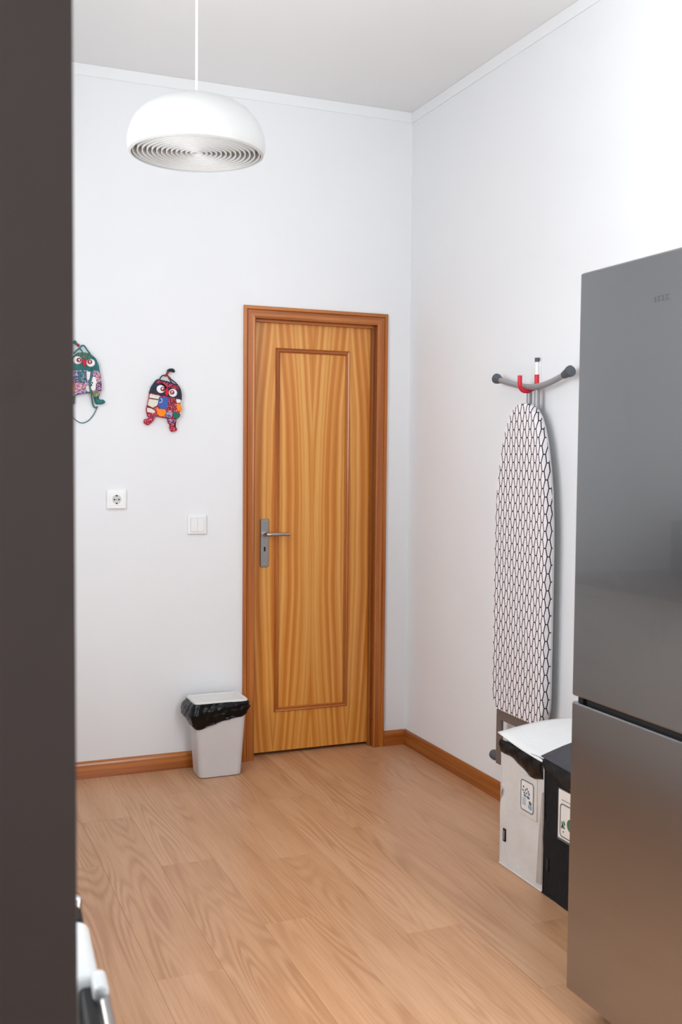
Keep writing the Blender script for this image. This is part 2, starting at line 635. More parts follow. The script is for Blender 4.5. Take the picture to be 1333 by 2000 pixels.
fl = box('floor', (XL, YN, -.10), (0, .15, -.008), M['sub'])
tag(fl, 'pale oak laminate plank floor with flame grain', 'floor', kind='structure')
PW, PL, AX = .187, 1.285, -1.265
joint_known = {0: -1.63, -2: -1.842, 3: -.973}
k0 = math.floor((XL - AX) / PW)
for k in range(k0, 8):
    xa, xb = max(AX + k * PW, XL), min(AX + (k + 1) * PW, 0)
    if xb - xa < .004:
        continue
    j0 = joint_known.get(k, -((k * .531 + .37) % 1) * PL)
    y = j0
    while y > YN:
        y -= PL
    while y < .15:
        ya, yb = max(y, YN), min(y + PL, .15)
        y += PL
        if yb - ya < .004:
            continue
        g, c, hx, hy = .0002, .0006, (xb - xa) / 2, (yb - ya) / 2
        bm = bmesh.new()
        r0 = [bm.verts.new(v) for v in ((-hx + g, -hy + g, -.008), (hx - g, -hy + g, -.008), (hx - g, hy - g, -.008), (-hx + g, hy - g, -.008))]
        r1 = [bm.verts.new((v.co.x, v.co.y, -.0005)) for v in r0]
        r2 = [bm.verts.new((v.co.x - math.copysign(c, v.co.x), v.co.y - math.copysign(c, v.co.y), 0)) for v in r0]
        for p, q in ((r0, r1), (r1, r2)):
            for i in range(4):
                bm.faces.new((p[i], p[(i + 1) % 4], q[(i + 1) % 4], q[i]))
        bm.faces.new(r2)
        bm.faces.new(r0)
        link('plank', fin(bm, 'plank'), M['floor'], fl, ((xa + xb) / 2, (ya + yb) / 2, 0))

tag(box('ceiling', (XL - .15, YN - .15, HC), (.15, .30, HC + .12), M['ceil']), 'plain white painted ceiling', 'ceiling', kind='structure')

DX0, DX1, DZ = -.781, -.181, 2.013      # clear opening between the casings
wb = boxes('wall_back', [((XL - .15, 0, -.1), (DX0 - .02, .15, HC)), ((DX1 + .02, 0, -.1), (0, .15, HC)),
                         ((DX0 - .02, 0, DZ + .02), (DX1 + .02, .15, HC)), ((XL - .15, .15, -.1), (.15, .22, HC))], M['wall'])
tag(wb, 'white painted wall around the wooden door', 'wall', kind='structure')
tag(box('wall_right', (0, YW - .15, -.1), (.15, .15, HC), M['wall']), 'white painted wall behind the ironing board', 'wall', kind='structure')
VY0, VY1, VZ0, VZ1 = -5.42, -4.02, .90, 2.55
UY0, UY1, UZ0, UZ1 = -3.02, -1.58, 1.15, 2.68
wl = boxes('wall_left', [((XL - .15, YN, -.1), (XL, VY0, HC)), ((XL - .15, VY1, -.1), (XL, UY0, HC)), ((XL - .15, UY1, -.1), (XL, 0, HC)),
                         ((XL - .15, UY0, -.1), (XL, UY1, UZ0)), ((XL - .15, UY0, UZ1), (XL, UY1, HC)),
                         ((XL - .15, VY0, -.1), (XL, VY1, VZ0)), ((XL - .15, VY0, VZ1), (XL, VY1, HC))], M['wall'])
tag(wl, 'white painted wall behind the kitchen units', 'wall', kind='structure')
WX0, WX1, WZ0, WZ1 = -1.16, -.16, .30, 2.50
wn = boxes('wall_near', [((XP, YW - .15, -.1), (WX0, YW, HC)), ((WX1, YW - .15, -.1), (0, YW, HC)),
                         ((WX0, YW - .15, -.1), (WX1, YW, WZ0)), ((WX0, YW - .15, WZ1), (WX1, YW, HC))], M['wall'])
tag(wn, 'white painted wall with the tall window', 'wall', kind='structure')
tag(box('wall_passage', (XP, YN, -.1), (XP + .15, YW - .15, HC), M['wall']), 'white painted wall along the passage', 'wall', kind='structure')
tag(box('wall_end', (XL - .15, YN - .15, -.1), (XP + .15, YN, HC), M['wall']), 'white painted wall at the end of the passage', 'wall', kind='structure')
wi = empty('window_1', (0, 0, 0))
tag(wi, 'tall white framed window with two casements', 'window', kind='structure')
for k in range(2):
    a, b_ = WX0 + k * .5, WX0 + (k + 1) * .5
    boxes('casement', [((a, YW - .11, WZ0), (a + .05, YW - .06, WZ1)), ((b_ - .05, YW - .11, WZ0), (b_, YW - .06, WZ1)),
                       ((a + .05, YW - .11, WZ0), (b_ - .05, YW - .06, WZ0 + .05)), ((a + .05, YW - .11, WZ1 - .05), (b_ - .05, YW - .06, WZ1))], M['trim'], wi)
    box('pane', (a + .05, YW - .09, WZ0 + .05), (b_ - .05, YW - .084, WZ1 - .05), M['glass'], wi)
box('window_sill', (WX0 - .04, YW - .15, WZ0 - .03), (WX1 + .04, YW + .05, WZ0), M['trim'], wi, .004)

for nm, lab, y0, y1, z0, z1 in (('fill_window_1', 'wide white framed window added for fill light above the kitchen worktop', UY0, UY1, UZ0, UZ1), ('fill_window_2', 'white framed window added for dim fill light in the passage', VY0, VY1, VZ0, VZ1)):  # both unseen, added as openings for the fill lamps
    wi = empty(nm, (0, 0, 0))
    tag(wi, lab, 'window', kind='structure')
    hw_ = (y1 - y0) / 2
    for k in range(2):
        a, b_ = y0 + k * hw_, y0 + (k + 1) * hw_
        boxes('casement', [((XL - .11, a, z0), (XL - .06, a + .05, z1)), ((XL - .11, b_ - .05, z0), (XL - .06, b_, z1)),
                           ((XL - .11, a + .05, z0), (XL - .06, b_ - .05, z0 + .05)), ((XL - .11, a + .05, z1 - .05), (XL - .06, b_ - .05, z1))], M['trim'], wi)
        box('pane', (XL - .09, a + .05, z0 + .05), (XL - .084, b_ - .05, z1 - .05), M['glass'], wi)
    box('window_sill', (XL - .15, y0 - .04, z0 - .03), (XL + .05, y1 + .04, z0), M['trim'], wi, .004)

# plaster band with a hairline gap under the ceiling
ZC = 2.9885
for nm, lo, hi in (('trim_1', (XL, -.006, ZC), (-.006, 0, HC)), ('trim_2', (-.006, YW, ZC), (0, 0, HC))):
    t = box(nm, lo, hi, M['trim'], None, .0015, 1)
    tag(t, 'narrow white plaster band under the ceiling ' + ('above the door' if nm == 'trim_1' else 'above the ironing board'), 'moulding', kind='structure')

BH = .074


def baseboard(nm, a, b, wood, along, label):
    """bevel-topped skirting: profile (h from wall, z) swept along one axis"""
    prof = [(0, 0), (.013, 0), (.013, BH - .016), (.011, BH - .008), (.006, BH - .002), (.003, BH), (0, BH)]
    bm = bmesh.new()
    R = []
    for s in (a, b):
        R.append([bm.verts.new((s, -h, z) if along == 'X' else (-h, s, z)) for h, z in prof])
    n = len(prof)
    for i in range(n):
        bm.faces.new((R[0][i], R[0][(i + 1) % n], R[1][(i + 1) % n], R[1][i]))
    bm.faces.new(R[0])
    bm.faces.new(R[1])
    return tag(link(nm, fin(bm, nm), wood), label, 'baseboard', kind='structure')


baseboard('baseboard_back_left', XL, -.8352, M['base_x'], 'X', 'brown wooden baseboard on the socket side of the door')
baseboard('baseboard_back_right', -.1208, -.0131, M['base_x'], 'X', 'short brown wooden baseboard between door and corner')
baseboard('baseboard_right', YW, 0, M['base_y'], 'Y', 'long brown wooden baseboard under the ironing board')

# ---------------------------------------------------------------- door
dr = empty('door_1', (-.48, 0, 0))
tag(dr, 'closed honey coloured veneered door with raised moulding and steel lever', 'door', kind='structure')
OX0, OX1, OZ = -.835, -.121, 2.08
X0 = -.48
CW = .054


def casing_piece(name, kind, material):
    """stepped casing mitred at the top corners; profile across the width: u from the opening outwards"""
    prof = [(0, 0), (0, .010), (.006, .013), (.010, .011), (.034, .011), (.037, .008), (.040, .015), (.050, .015), (CW, .012), (CW, 0)]
    bm = bmesh.new()
    A, B = [], []
    for u, h in prof:
        if kind == 'L':
            x = OX0 + CW - u
            A.append((x - X0, -h, 0))
            B.append((x - X0, -h, OZ - CW + u))
        elif kind == 'R':
            x = OX1 - CW + u
            A.append((x - X0, -h, 0))
            B.append((x - X0, -h, OZ - CW + u))
        else:
            z = OZ - CW + u
            A.append((OX0 + CW - u - X0, -h, z))
            B.append((OX1 - CW + u - X0, -h, z))
    va, vb = [bm.verts.new(v) for v in A], [bm.verts.new(v) for v in B]
    n = len(prof)
    for i in range(n):
        bm.faces.new((va[i], va[(i + 1) % n], vb[(i + 1) % n], vb[i]))
    bm.faces.new(va)
    bm.faces.new(vb)
    link(name, fin(bm, name), material, dr)


casing_piece('casing', 'L', M['casing'])
casing_piece('casing', 'R', M['casing'])
casing_piece('casing_head', 'T', M['casing_h'])
JX0, JX1, JZ = OX0 + CW - X0, OX1 - CW - X0, OZ - CW
LY = .050                                # face of the leaf behind the wall face
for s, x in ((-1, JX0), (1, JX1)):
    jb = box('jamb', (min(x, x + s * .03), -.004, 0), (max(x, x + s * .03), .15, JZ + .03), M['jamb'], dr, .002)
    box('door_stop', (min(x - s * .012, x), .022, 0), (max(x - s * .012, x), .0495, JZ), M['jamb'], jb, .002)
jb = box('jamb_head', (JX0, -.004, JZ), (JX1, .15, JZ + .03), M['casing_h'], dr, .002)
box('door_stop', (JX0 + .012, .022, JZ - .012), (JX1 - .012, .0495, JZ), M['casing_h'], jb, .002)
leaf = box('door_leaf', (JX0 + .004, LY, .015), (JX1 - .004, LY + .04, JZ - .004), M['veneer'], dr, .0015)
# raised moulding frame on the leaf: four mitred strips
MX0, MX1, MZ0, MZ1 = -.6645 - X0, -.2935 - X0, .203, 1.902
MWD = .021
for kind in 'LRTB':
    prof = [(0, 0), (0, .005), (.004, .009), (.008, .006), (.013, .006), (.017, .010), (.0205, .006), (MWD, 0)]
    A, B = [], []
    for u, h in prof:
        y = LY - h
        if kind == 'L':
            A.append((MX0 + u, y, MZ0 + u)), B.append((MX0 + u, y, MZ1 - u))
        elif kind == 'R':
            A.append((MX1 - u, y, MZ0 + u)), B.append((MX1 - u, y, MZ1 - u))
        elif kind == 'T':
            A.append((MX0 + u, y, MZ1 - u)), B.append((MX1 - u, y, MZ1 - u))
        else:
            A.append((MX0 + u, y, MZ0 + u)), B.append((MX1 - u, y, MZ0 + u))
    bm = bmesh.new()
    va, vb = [bm.verts.new(v) for v in A], [bm.verts.new(v) for v in B]
    n = len(prof)
    for i in range(n):
        bm.faces.new((va[i], va[(i + 1) % n], vb[(i + 1) % n], vb[i]))
    bm.faces.new(va)
    bm.faces.new(vb)
    link('moulding', fin(bm, 'moulding'), M['casing'] if kind in 'LR' else M['casing_h'], leaf)
# lever handle on a long plate
px0, px1, pz0, pz1 = -.736 - X0, -.695 - X0, .889, 1.114
pl = slab('handle_plate', rrect(px0, pz0, px1, pz1, .009), [(-LY, 0), (-LY + .007, 0), (-LY + .009, .002)], FB, M['nickel'], dr)
pl['label'] = 'satin nickel lock plate with lever'
pcx = (px0 + px1) / 2
hz = 1.043
tube('lever', [(pcx, LY - .008, hz), (pcx, LY - .045, hz), (pcx + .012, LY - .052, hz), (pcx + .03, LY - .053, hz), (pcx + .108, LY - .052, hz - .001)],
     [.0105, .010, .0095, .0085, .0078], M['nickel'], pl, 14)
lathe('lever_collar', [(0, 0), (.0135, 0), (.0135, .005), (.011, .007), (0, .007)], M['nickel'], pl, 20, (pcx, LY - .009, hz), (math.pi / 2, 0, 0))
slab('keyhole', rrect(pcx - .0042, .962, pcx + .0042, .983, .002), [(-LY + .0086, 0), (-LY + .0094, 0)], FB, M['hole'], pl)
for z in (pz0 + .014, pz1 - .016):
    lathe('screw', [(0, .002), (.003, .0016), (.0045, 0), (0, 0)], M['nickel'], pl, 14, (pcx, LY - .009, z), (math.pi / 2, 0, 0))

# ---------------------------------------------------------------- fridge
FX = -.73
FY0, FY1 = -3.01, -2.409
fr = empty('fridge', (-.40, -2.71, 0))
tag(fr, 'tall brushed steel fridge freezer with two handleless doors', 'fridge')


def rel(o, lo, hi):
    return tuple(lo[i] - o.location[i] for i in range(3)), tuple(hi[i] - o.location[i] for i in range(3))


def pbox(name, par, lo, hi, material, bev=0., seg=2):
    a, b = rel(par if par.type == 'EMPTY' else par.parent, lo, hi)
    return box(name, a, b, material, par, bev, seg)


pbox('body', fr, (FX + .075, FY0 + .004, .045), (-.055, FY1 - .004, 1.835), M['dgrey'], .004)
pbox('gasket', fr, (FX + .055, FY0 + .012, .09), (FX + .078, FY1 - .012, 1.832), M['gap'])
ud = pbox('door', fr, (FX, FY0, .823), (FX + .06, FY1, 1.850), M['steel'], .006, 3)
ld = pbox('door', fr, (FX, FY0, .083), (FX + .06, FY1, .809), M['steel'], .006, 3)
pbox('door_gap_strip', fr, (FX + .020, FY0 + .01, .807), (FX + .057, FY1 - .035, .8235), M['gap'])
pbox('hinge_block', fr, (FX + .012, FY1 - .030, .806), (FX + .05, FY1 - .010, .8245), M['black'], .002)
pbox('plinth', fr, (FX + .095, FY0 + .02, .012), (-.08, FY1 - .02, .05), M['black'])
for y in (FY0 + .05, FY1 - .05):
    for x in (FX + .12, -.11):
        lathe('foot', [(0, 0), (.02, 0), (.02, .012), (.010, .014), (.010, .05), (0, .05)], M['black'], fr, 16, (x + .40, y + 2.71, 0))
bm = bmesh.new()
for k, (a, w_) in enumerate(((0, .009), (.0125, .009), (.025, .009), (.0375, .009))):
    y1 = -2.685 - a
    for z in ((1.746, 1.756) if k % 2 else (1.746, 1.751, 1.756)):
        addbox(bm, (FX - .0007 + .40, y1 - w_ + 2.71, z - .0007), (FX + .0005 + .40, y1 + 2.71, z + .0007))
    addbox(bm, (FX - .0007 + .40, y1 - .0014 + 2.71, 1.745), (FX + .0005 + .40, y1 + 2.71, 1.757))
link('emblem', fin(bm, 'emblem'), mat('emblem_steel', (134, 134, 134), .3, metal=1., bump=(90, .01)), ud)

# ---------------------------------------------------------------- pendant lamp
lp = empty('pendant_lamp', (-1.4545, -1.55, 2.268))
tag(lp, 'white dome pendant lamp with concentric louvre rings underneath', 'lamp')
outer = [(.186, 0), (.193, .004), (.1975, .018), (.1985, .034), (.196, .055), (.189, .082), (.176, .110), (.155, .137), (.126, .160), (.090, .176), (.050, .1835), (.012, .185), (0, .185)]
inner = [(0, .181), (.05, .1795), (.088, .172), (.123, .156), (.151, .134), (.172, .108), (.185, .081), (.192, .055), (.1945, .034), (.1935, .019), (.186, .006)]
FL = .84
outer = [(r, z if z < .04 else .034 + (z - .034) * FL) for r, z in outer]
inner = [(r, z if z < .04 else .034 + (z - .034) * FL) for r, z in inner]
lathe('lamp_shade', outer + inner, M['shade'], lp, 96, close=True)
for k in range(13):
    r = .180 - k * .0137
    lathe('louvre_ring', [(r, .004), (r + .0030, .004), (r + .0030, .026), (r, .026)], M['ring'], lp, 72, close=True)
boxes('louvre_bar', [((-.190, -.002, .022), (.190, .002, .030)), ((-.002, -.190, .022), (.002, -.002, .030)), ((-.002, .002, .022), (.002, .190, .030))], M['ring'], lp)
lathe('reflector', [(0, .10), (.08, .098), (.15, .075), (.1925, .036), (.1915, .033), (.15, .071), (.08, .094), (0, .096)], M['ring'], lp, 72)
lathe('cord_grip', [(0, .158), (.009, .158), (.008, .170), (.004, .180), (0, .180)], M['cord'], lp, 20)
tube('cord', [(0, 0, .17), (0, 0, HC - 2.268 - .03)], .0036, M['cord'], lp, 10)
lathe('ceiling_rose', [(0, HC - 2.268), (.055, HC - 2.268), (.052, HC - 2.268 - .025), (.03, HC - 2.268 - .045), (.006, HC - 2.268 - .05), (0, HC - 2.268 - .05)], M['shade'], lp, 40)

def loft(name, rings, material, parent, smooth=40, cap0=True, cap1=True):
    bm = bmesh.new()
    R = [[bm.verts.new(v) for v in r] for r in rings]
    n = len(R[0])
    for i in range(len(R) - 1):
        for k in range(n):
            j = (k + 1) % n
            bm.faces.new((R[i][k], R[i][j], R[i + 1][j], R[i + 1][k]))
    if cap0:
        bm.faces.new(R[0])
    if cap1:
        bm.faces.new(R[-1])
    return weigh(link(name, fin(bm, name, smooth), material, parent))


def rring(hx, hy, r, z, n=6):
    return [(a, b, z) for a, b in rrect(-hx, -hy, hx, hy, r, n)]


# ---------------------------------------------------------------- socket and switch on the back wall
so = empty('wall_socket', (-1.406, 0, 1.2098))
tag(so, 'white square two-pin power socket between the owls and baseboard', 'socket')


def plate(par, hx, hy, lv):
    loft('frame', [[FB(a, b, h) for a, b in rrect(-hx + i, -hy + i, hx - i, hy - i, .004)] for h, i in lv], M['plastic'], par, 30)


plate(so, .0425, .0415, [(0, 0), (.0085, 0), (.0112, .0022), (.0118, .006), (.0118, .011)])
bm = bmesh.new()
R = [(.031, .0150), (.0205, .0150), (.0195, .0145), (.0190, .0030), (0, .0030)]
insert_sq = resample(rrect(-.0295, -.0260, .0295, .0290, .003, 8), 48)
N_ = len(insert_sq)
ang = [math.atan2(p[1], p[0]) for p in insert_sq]
rings = [[bm.verts.new(FB(a, b, .0100)) for a, b in insert_sq], [bm.verts.new(FB(a, b, .0150)) for a, b in insert_sq]]
for r_, h in ((.0208, .0150), (.0196, .0143), (.0190, .0125)):
    rings.append([bm.verts.new(FB(r_ * math.cos(t), r_ * math.sin(t), h)) for t in ang])
for i in range(len(rings) - 1):
    for k in range(N_):
        j = (k + 1) % N_
        bm.faces.new((rings[i][k], rings[i][j], rings[i + 1][j], rings[i + 1][k]))
weigh(link('insert', fin(bm, 'insert', 30), M['plastic'], so))
slab('well', circ(0, 0, .0196, n=32), [(.0020, 0), (.0122, 0)], FB, mat('socket_well', (206, 207, 208), .45, bump=(90, .02)), so, 30)
for x in (-.0095, .0095):
    slab('pin_hole', circ(x, .000, .0034, n=16), [(.0118, 0), (.0126, 0)], FB, M['hole'], so)
slab('screw', circ(0, .000, .0022, n=14), [(.0118, 0), (.0128, 0)], FB, M['pin'], so)
for s in (-1, 1):
    slab('earth_clip', rrect(-.0034, s * .0172 - .0032, .0034, s * .0172 + .0032, .001), [(.0118, 0), (.0140, 0)], FB, M['hole'], so)
slab('label_window', rrect(-.0295, -.0365, .0295, -.0275, .001), [(.010, 0), (.0142, 0), (.0146, .001)], FB, M['plastic'], so)

sw = empty('light_switch', (-1.049, 0, 1.095))
tag(sw, 'white square double rocker light switch beside the door', 'switch')
plate(sw, .0425, .0425, [(0, 0), (.0085, 0), (.0112, .0022), (.0118, .006), (.0118, .010)])
for x0, x1 in ((-.0300, -.0004), (.0004, .0300)):
    a = slab('rocker', rrect(x0, -.0300, x1, .0310, .0015), [(.008, 0), (.0140, 0), (.0146, .0007)], FB, M['plastic'], sw, 30)
slab('rocker_seat', rrect(-.0312, -.0312, .0312, .0322, .0015), [(.0100, 0), (.0121, 0)], FB, mat('switch_gap', (188, 189, 190), .5, bump=(90, .02)), sw)

# ---------------------------------------------------------------- waste bin with black liner
bn = empty('waste_bin', (-.9895, -.130, 0))
tag(bn, 'small pale grey plastic waste bin with black liner beside the door', 'bin')


loft('bucket', [rring(.086, .058, .026, 0), rring(.0945, .064, .028, .004), rring(.096, .065, .028, .012), rring(.116, .077, .026, .318),
                rring(.118, .079, .026, .320), rring(.118, .079, .026, .326), rring(.112, .074, .026, .327), rring(.092, .060, .026, .02)], M['binp'], bn)
loft('lid', [rring(.119, .080, .022, .322), rring(.121, .082, .022, .328), rring(.121, .082, .022, .336), rring(.118, .079, .02, .340),
             rring(.112, .074, .02, .340), rring(.109, .071, .02, .337)], M['lid'], bn)
bm = bmesh.new()
rr = random.Random(3)
base = resample(rrect(-.122, -.083, .122, .083, .024, 10), 120)
nb = len(base)
rows = []
NR = 12
for i in range(NR + 1):
    t = i / NR
    row = []
    for k, (a, b) in enumerate(base):
        ph = 2 * math.pi * k / nb
        fx = (a / .122)
        front = max(0., -b / .083)
        # skirt is long at the front left corner and short at the right
        depth = .062 + .050 * max(0, min(1, (.5 - fx * .5))) + .004 * math.sin(3 * ph + 1)
        z = .333 - t * depth
        puff = .012 * math.sin(math.pi * min(1, t * 1.15)) + .0010 * math.sin(23 * ph + 9 * t) * (t > .05) + .0026 * math.sin(3 * ph + 17 * t) + .0016 * math.sin(6 * ph - 27 * t)
        if fx < -.7:
            puff += .020 * math.sin(math.pi * t) * (1 - .3 * front)
        d = Vector((a, b * 1.3)).normalized()
        row.append(bm.verts.new((a * (1 - .05 * t) + d.x * puff, b * (1 - .05 * t) + d.y * puff + .0, z + .0012 * math.sin(13 * ph) * t)))
    rows.append(row)
for i in range(NR):
    for k in range(nb):
        j = (k + 1) % nb
        bm.faces.new((rows[i][k], rows[i][j], rows[i + 1][j], rows[i + 1][k]))
liner_mat = mat('black_bin_liner', (6, 7, 9), .26, bump=(30, .45), spec=.25)
link('bin_liner', fin(bm, 'bin_liner', 60), liner_mat, bn)

# ---------------------------------------------------------------- owls on the back wall
def map_owl(cx, cz, sx, sz):
    return lambda pts: [((x - cx) * sx, -(y - cz) * sz) for x, y in pts]


def patch(name, pts, h0, h1, material, par, f, r=0.0, rnd=.003):
    q = f(pts)
    if rnd:
        q = rounded(q, rnd, 3)
    th = h1 - h0
    return slab(name, q, [(h0, 0), (h0 + th * .7, 0), (h1, min(.0012, th * .5))], FB, material, par, 50)


def disc(name, c, rx, ry, h0, h1, material, par, f, rot=0.):
    p = f([c])[0]
    q = circ(p[0], p[1], rx, ry, 22, rot)
    return slab(name, q, [(h0, 0), (h0 + (h1 - h0) * .6, 0), (h1, min(rx, ry) * .25)], FB, material, par, 60)


def body(name, pts, th, material, par, f):
    q = rounded(f(pts), .006, 3)
    return slab(name, q, [(.0005, .003), (th * .25, 0), (th * .6, 0), (th * .85, .002), (th, .005)], FB, material, par, 60)


def string(name, pts, r, h, material, par, f):
    q = f(pts)
    hh = h if isinstance(h, (list, tuple)) else [h] * len(q)
    return tube(name, [(a, -hh[i], b) for i, (a, b) in enumerate(q)], r, material, par, 8)


# second owl, navy head
OW = empty('owl_hanging', (-1.2055, 0, 1.645))
tag(OW, 'patchwork fabric owl hanging with navy head and crimson feet', 'wall hanging')
f2 = map_owl(650, 880, .2707 / 1333, .3555 / 1777)
T = .026
body('body', [(540, 445), (760, 490), (980, 560), (1030, 640), (1055, 760), (1050, 880), (1030, 960), (1050, 1060), (1015, 1130), (1020, 1240), (975, 1290),
              (850, 1290), (740, 1285), (600, 1265), (490, 1245), (420, 1270), (330, 1270), (300, 1170), (290, 1080), (320, 980), (345, 860), (365, 740), (410, 620), (480, 510)],
     T, M['f_dots'], OW, f2)
body('leg', [(340, 1200), (490, 1200), (480, 1290), (430, 1370), (370, 1420), (330, 1450), (235, 1390), (255, 1305), (345, 1300)], .020, M['f_dots'], OW, f2)
body('leg', [(760, 1260), (960, 1270), (945, 1390), (905, 1440), (965, 1490), (970, 1545), (880, 1582), (820, 1560), (800, 1480), (805, 1410), (765, 1390)], .020, M['f_dots'], OW, f2)
body('leg_patch', [(312, 1155), (495, 1180), (470, 1280), (400, 1290), (335, 1260)], .0245, M['f_plum'], OW, f2)
body('leg_patch', [(745, 1270), (950, 1290), (920, 1400), (790, 1410), (760, 1360)], .0225, M['f_mauve'], OW, f2)
body('head_patch', [(530, 432), (760, 476), (990, 548), (1045, 640), (1068, 760), (1064, 885), (1030, 872), (800, 850), (570, 800), (350, 756), (398, 612), (470, 500)], T + .003, M['navy'], OW, f2)
patch('brow_band', [(530, 470), (760, 518), (975, 582), (985, 650), (880, 640), (760, 596), (720, 670), (690, 584), (600, 540), (500, 530)], T + .001, T + .0048, M['f_wire'], OW, f2)
for nm, pts, mt_ in (
        ('chest_patch', [(365, 765), (585, 800), (560, 880), (345, 850)], 'f_cream'),
        ('chest_patch', [(345, 870), (555, 895), (520, 1010), (420, 1065), (310, 1010)], 'f_cream'),
        ('chest_patch', [(305, 1060), (400, 1080), (485, 1140), (440, 1190), (300, 1155)], 'f_cream'),
        ('chest_patch', [(555, 815), (760, 840), (750, 1020), (690, 1085), (600, 1085), (540, 1030), (530, 930)], 'f_blue'),
        ('chest_patch', [(770, 850), (930, 860), (935, 1000), (900, 1090), (820, 1120), (760, 1060)], 'f_redprint'),
        ('chest_patch', [(930, 855), (1035, 870), (1015, 945), (935, 940)], 'f_white'),
        ('chest_patch', [(935, 950), (1010, 960), (1065, 1080), (1030, 1140), (950, 1100)], 'f_orange'),
        ('chest_patch', [(475, 1060), (540, 1080), (700, 1090), (715, 1170), (660, 1245), (580, 1250), (520, 1200), (500, 1120)], 'f_orange'),
        ('chest_patch', [(710, 1120), (830, 1110), (860, 1180), (830, 1250), (760, 1275), (695, 1240)], 'f_multi'),
        ('chest_patch', [(870, 1140), (1020, 1180), (1015, 1240), (960, 1295), (880, 1260), (845, 1200)], 'f_green')):
    patch(nm, pts, T - .003, T + .003, M[mt_], OW, f2)
string('stitch', [(370, 865), (450, 870), (535, 888)], .0012, T + .0028, M['navyc'], OW, f2)
string('stitch', [(300, 1040), (370, 1055), (430, 1085)], .0012, T + .0028, M['navyc'], OW, f2)
string('stitch', [(560, 950), (610, 935), (620, 890), (590, 850)], .0016, T + .0034, M['f_cream'], OW, f2)
for cx, cy, ix, iy in ((592, 655, 628, 652), (856, 730, 832, 718)):
    e = disc('eye', (cx, cy), .0185, .0175, T + .001, T + .008, M['eyew'], OW, f2)
    disc('iris', (ix, iy), .0102, .0100, T + .007, T + .0115, M['iris'], e, f2)
    disc('glint', (ix, iy - 8), .0030, .0030, T + .0112, T + .0128, M['glint'], e, f2)  # eye highlight modelled as a small pale disc
patch('beak', [(690, 640), (755, 650), (765, 740), (715, 815), (680, 735)], T + .002, T + .0075, M['beak'], OW, f2, rnd=.003)
string('hanging_loop', [(575, 450), (610, 390), (660, 350), (720, 350), (760, 350), (800, 420), (840, 500), (880, 540)], .0026, [.018, .016, .013, .012, .012, .014, .018, .022], M['navyc'], OW, f2)
string('hanging_loop', [(810, 420), (870, 460), (930, 510), (970, 560)], .0026, [.015, .017, .020, .022], M['navyc'], OW, f2)
string('tassel', [(730, 350), (750, 300), (770, 250), (820, 230), (870, 235), (905, 270)], [.0045, .0035, .0055, .0075, .0080, .0045], [.012, .012, .012, .013, .014, .013], M['navyc'], OW, f2)
for c in ((760, 285), (795, 405), (715, 350)):
    a, b = f2([c])[0]
    lathe('bead', [(0, -.0065), (.004, -.0053), (.0065, 0), (.004, .0053), (0, .0065)], M['bead'], OW, 14, (a, -.017, b))

# first owl, teal head, partly behind the dark panel
OV = empty('owl_hanging', (-1.5455, 0, 1.715))
tag(OV, 'patchwork fabric owl hanging with teal head and trailing cord', 'wall hanging')
f1 = map_owl(345, 960, .1921 / 947, .4101 / 2000)
body('body', [(230, 395), (340, 380), (470, 395), (590, 495), (655, 640), (700, 800), (720, 1000), (705, 1170), (670, 1280), (590, 1290), (510, 1200), (440, 1210), (335, 1232), (220, 1250),
              (150, 1290), (70, 1290), (0, 1200), (-20, 1020), (0, 820), (40, 640), (110, 500)], T, M['f_multi'], OV, f1)
body('leg', [(520, 1180), (680, 1240), (655, 1300), (690, 1345), (755, 1325), (805, 1385), (750, 1430), (640, 1435), (600, 1430), (570, 1330)], .021, M['teal'], OV, f1)
body('leg', [(30, 1220), (180, 1240), (170, 1330), (165, 1440), (110, 1460), (30, 1440), (-60, 1430), (-95, 1380), (-60, 1335), (10, 1340), (50, 1300)], .021, M['teal'], OV, f1)
patch('leg_patch', [(510, 1170), (640, 1150), (665, 1260), (580, 1300), (530, 1260)], .019, T + .002, M['f_olive'], OV, f1)
body('head_patch', [(225, 386), (340, 372), (475, 388), (605, 490), (667, 636), (682, 762), (560, 755), (340, 765), (120, 765), (20, 770), (28, 640), (98, 496)], T + .003, M['teal'], OV, f1)
patch('brow_band', [(225, 398), (340, 385), (465, 398), (550, 470), (440, 520), (345, 500), (250, 480), (150, 475)], T + .001, T + .0045, M['f_gband'], OV, f1)
for pts, mt_ in (([(110, 775), (225, 770), (225, 900), (110, 910)], 'f_multi'), ([(225, 770), (390, 770), (400, 930), (230, 930)], 'f_tealp'),
                 ([(110, 920), (220, 930), (220, 1010), (110, 1000)], 'f_mauve'), ([(225, 935), (380, 940), (360, 1010), (235, 1000)], 'f_tealp'),
                 ([(150, 1015), (360, 1010), (380, 1090), (330, 1160), (180, 1150)], 'f_pinkp'), ([(400, 770), (480, 770), (470, 930), (430, 960), (405, 900)], 'f_white'),
                 ([(560, 760), (665, 755), (705, 960), (620, 990), (580, 900)], 'f_pinkp'), ([(530, 870), (590, 880), (620, 1010), (590, 1130), (530, 1170), (480, 1120), (500, 960)], 'f_white'),
                 ([(590, 1000), (715, 1000), (705, 1170), (640, 1160), (580, 1130)], 'f_mauve'), ([(390, 1060), (460, 1050), (480, 1160), (430, 1190), (385, 1150)], 'f_cream'),
                 ([(0, 780), (100, 775), (100, 1000), (-10, 1010)], 'f_pinkp'), ([(0, 1020), (140, 1020), (160, 1200), (40, 1210)], 'f_orange')):
    patch('chest_patch', pts, T - .003, T + .003, M[mt_], OV, f1)
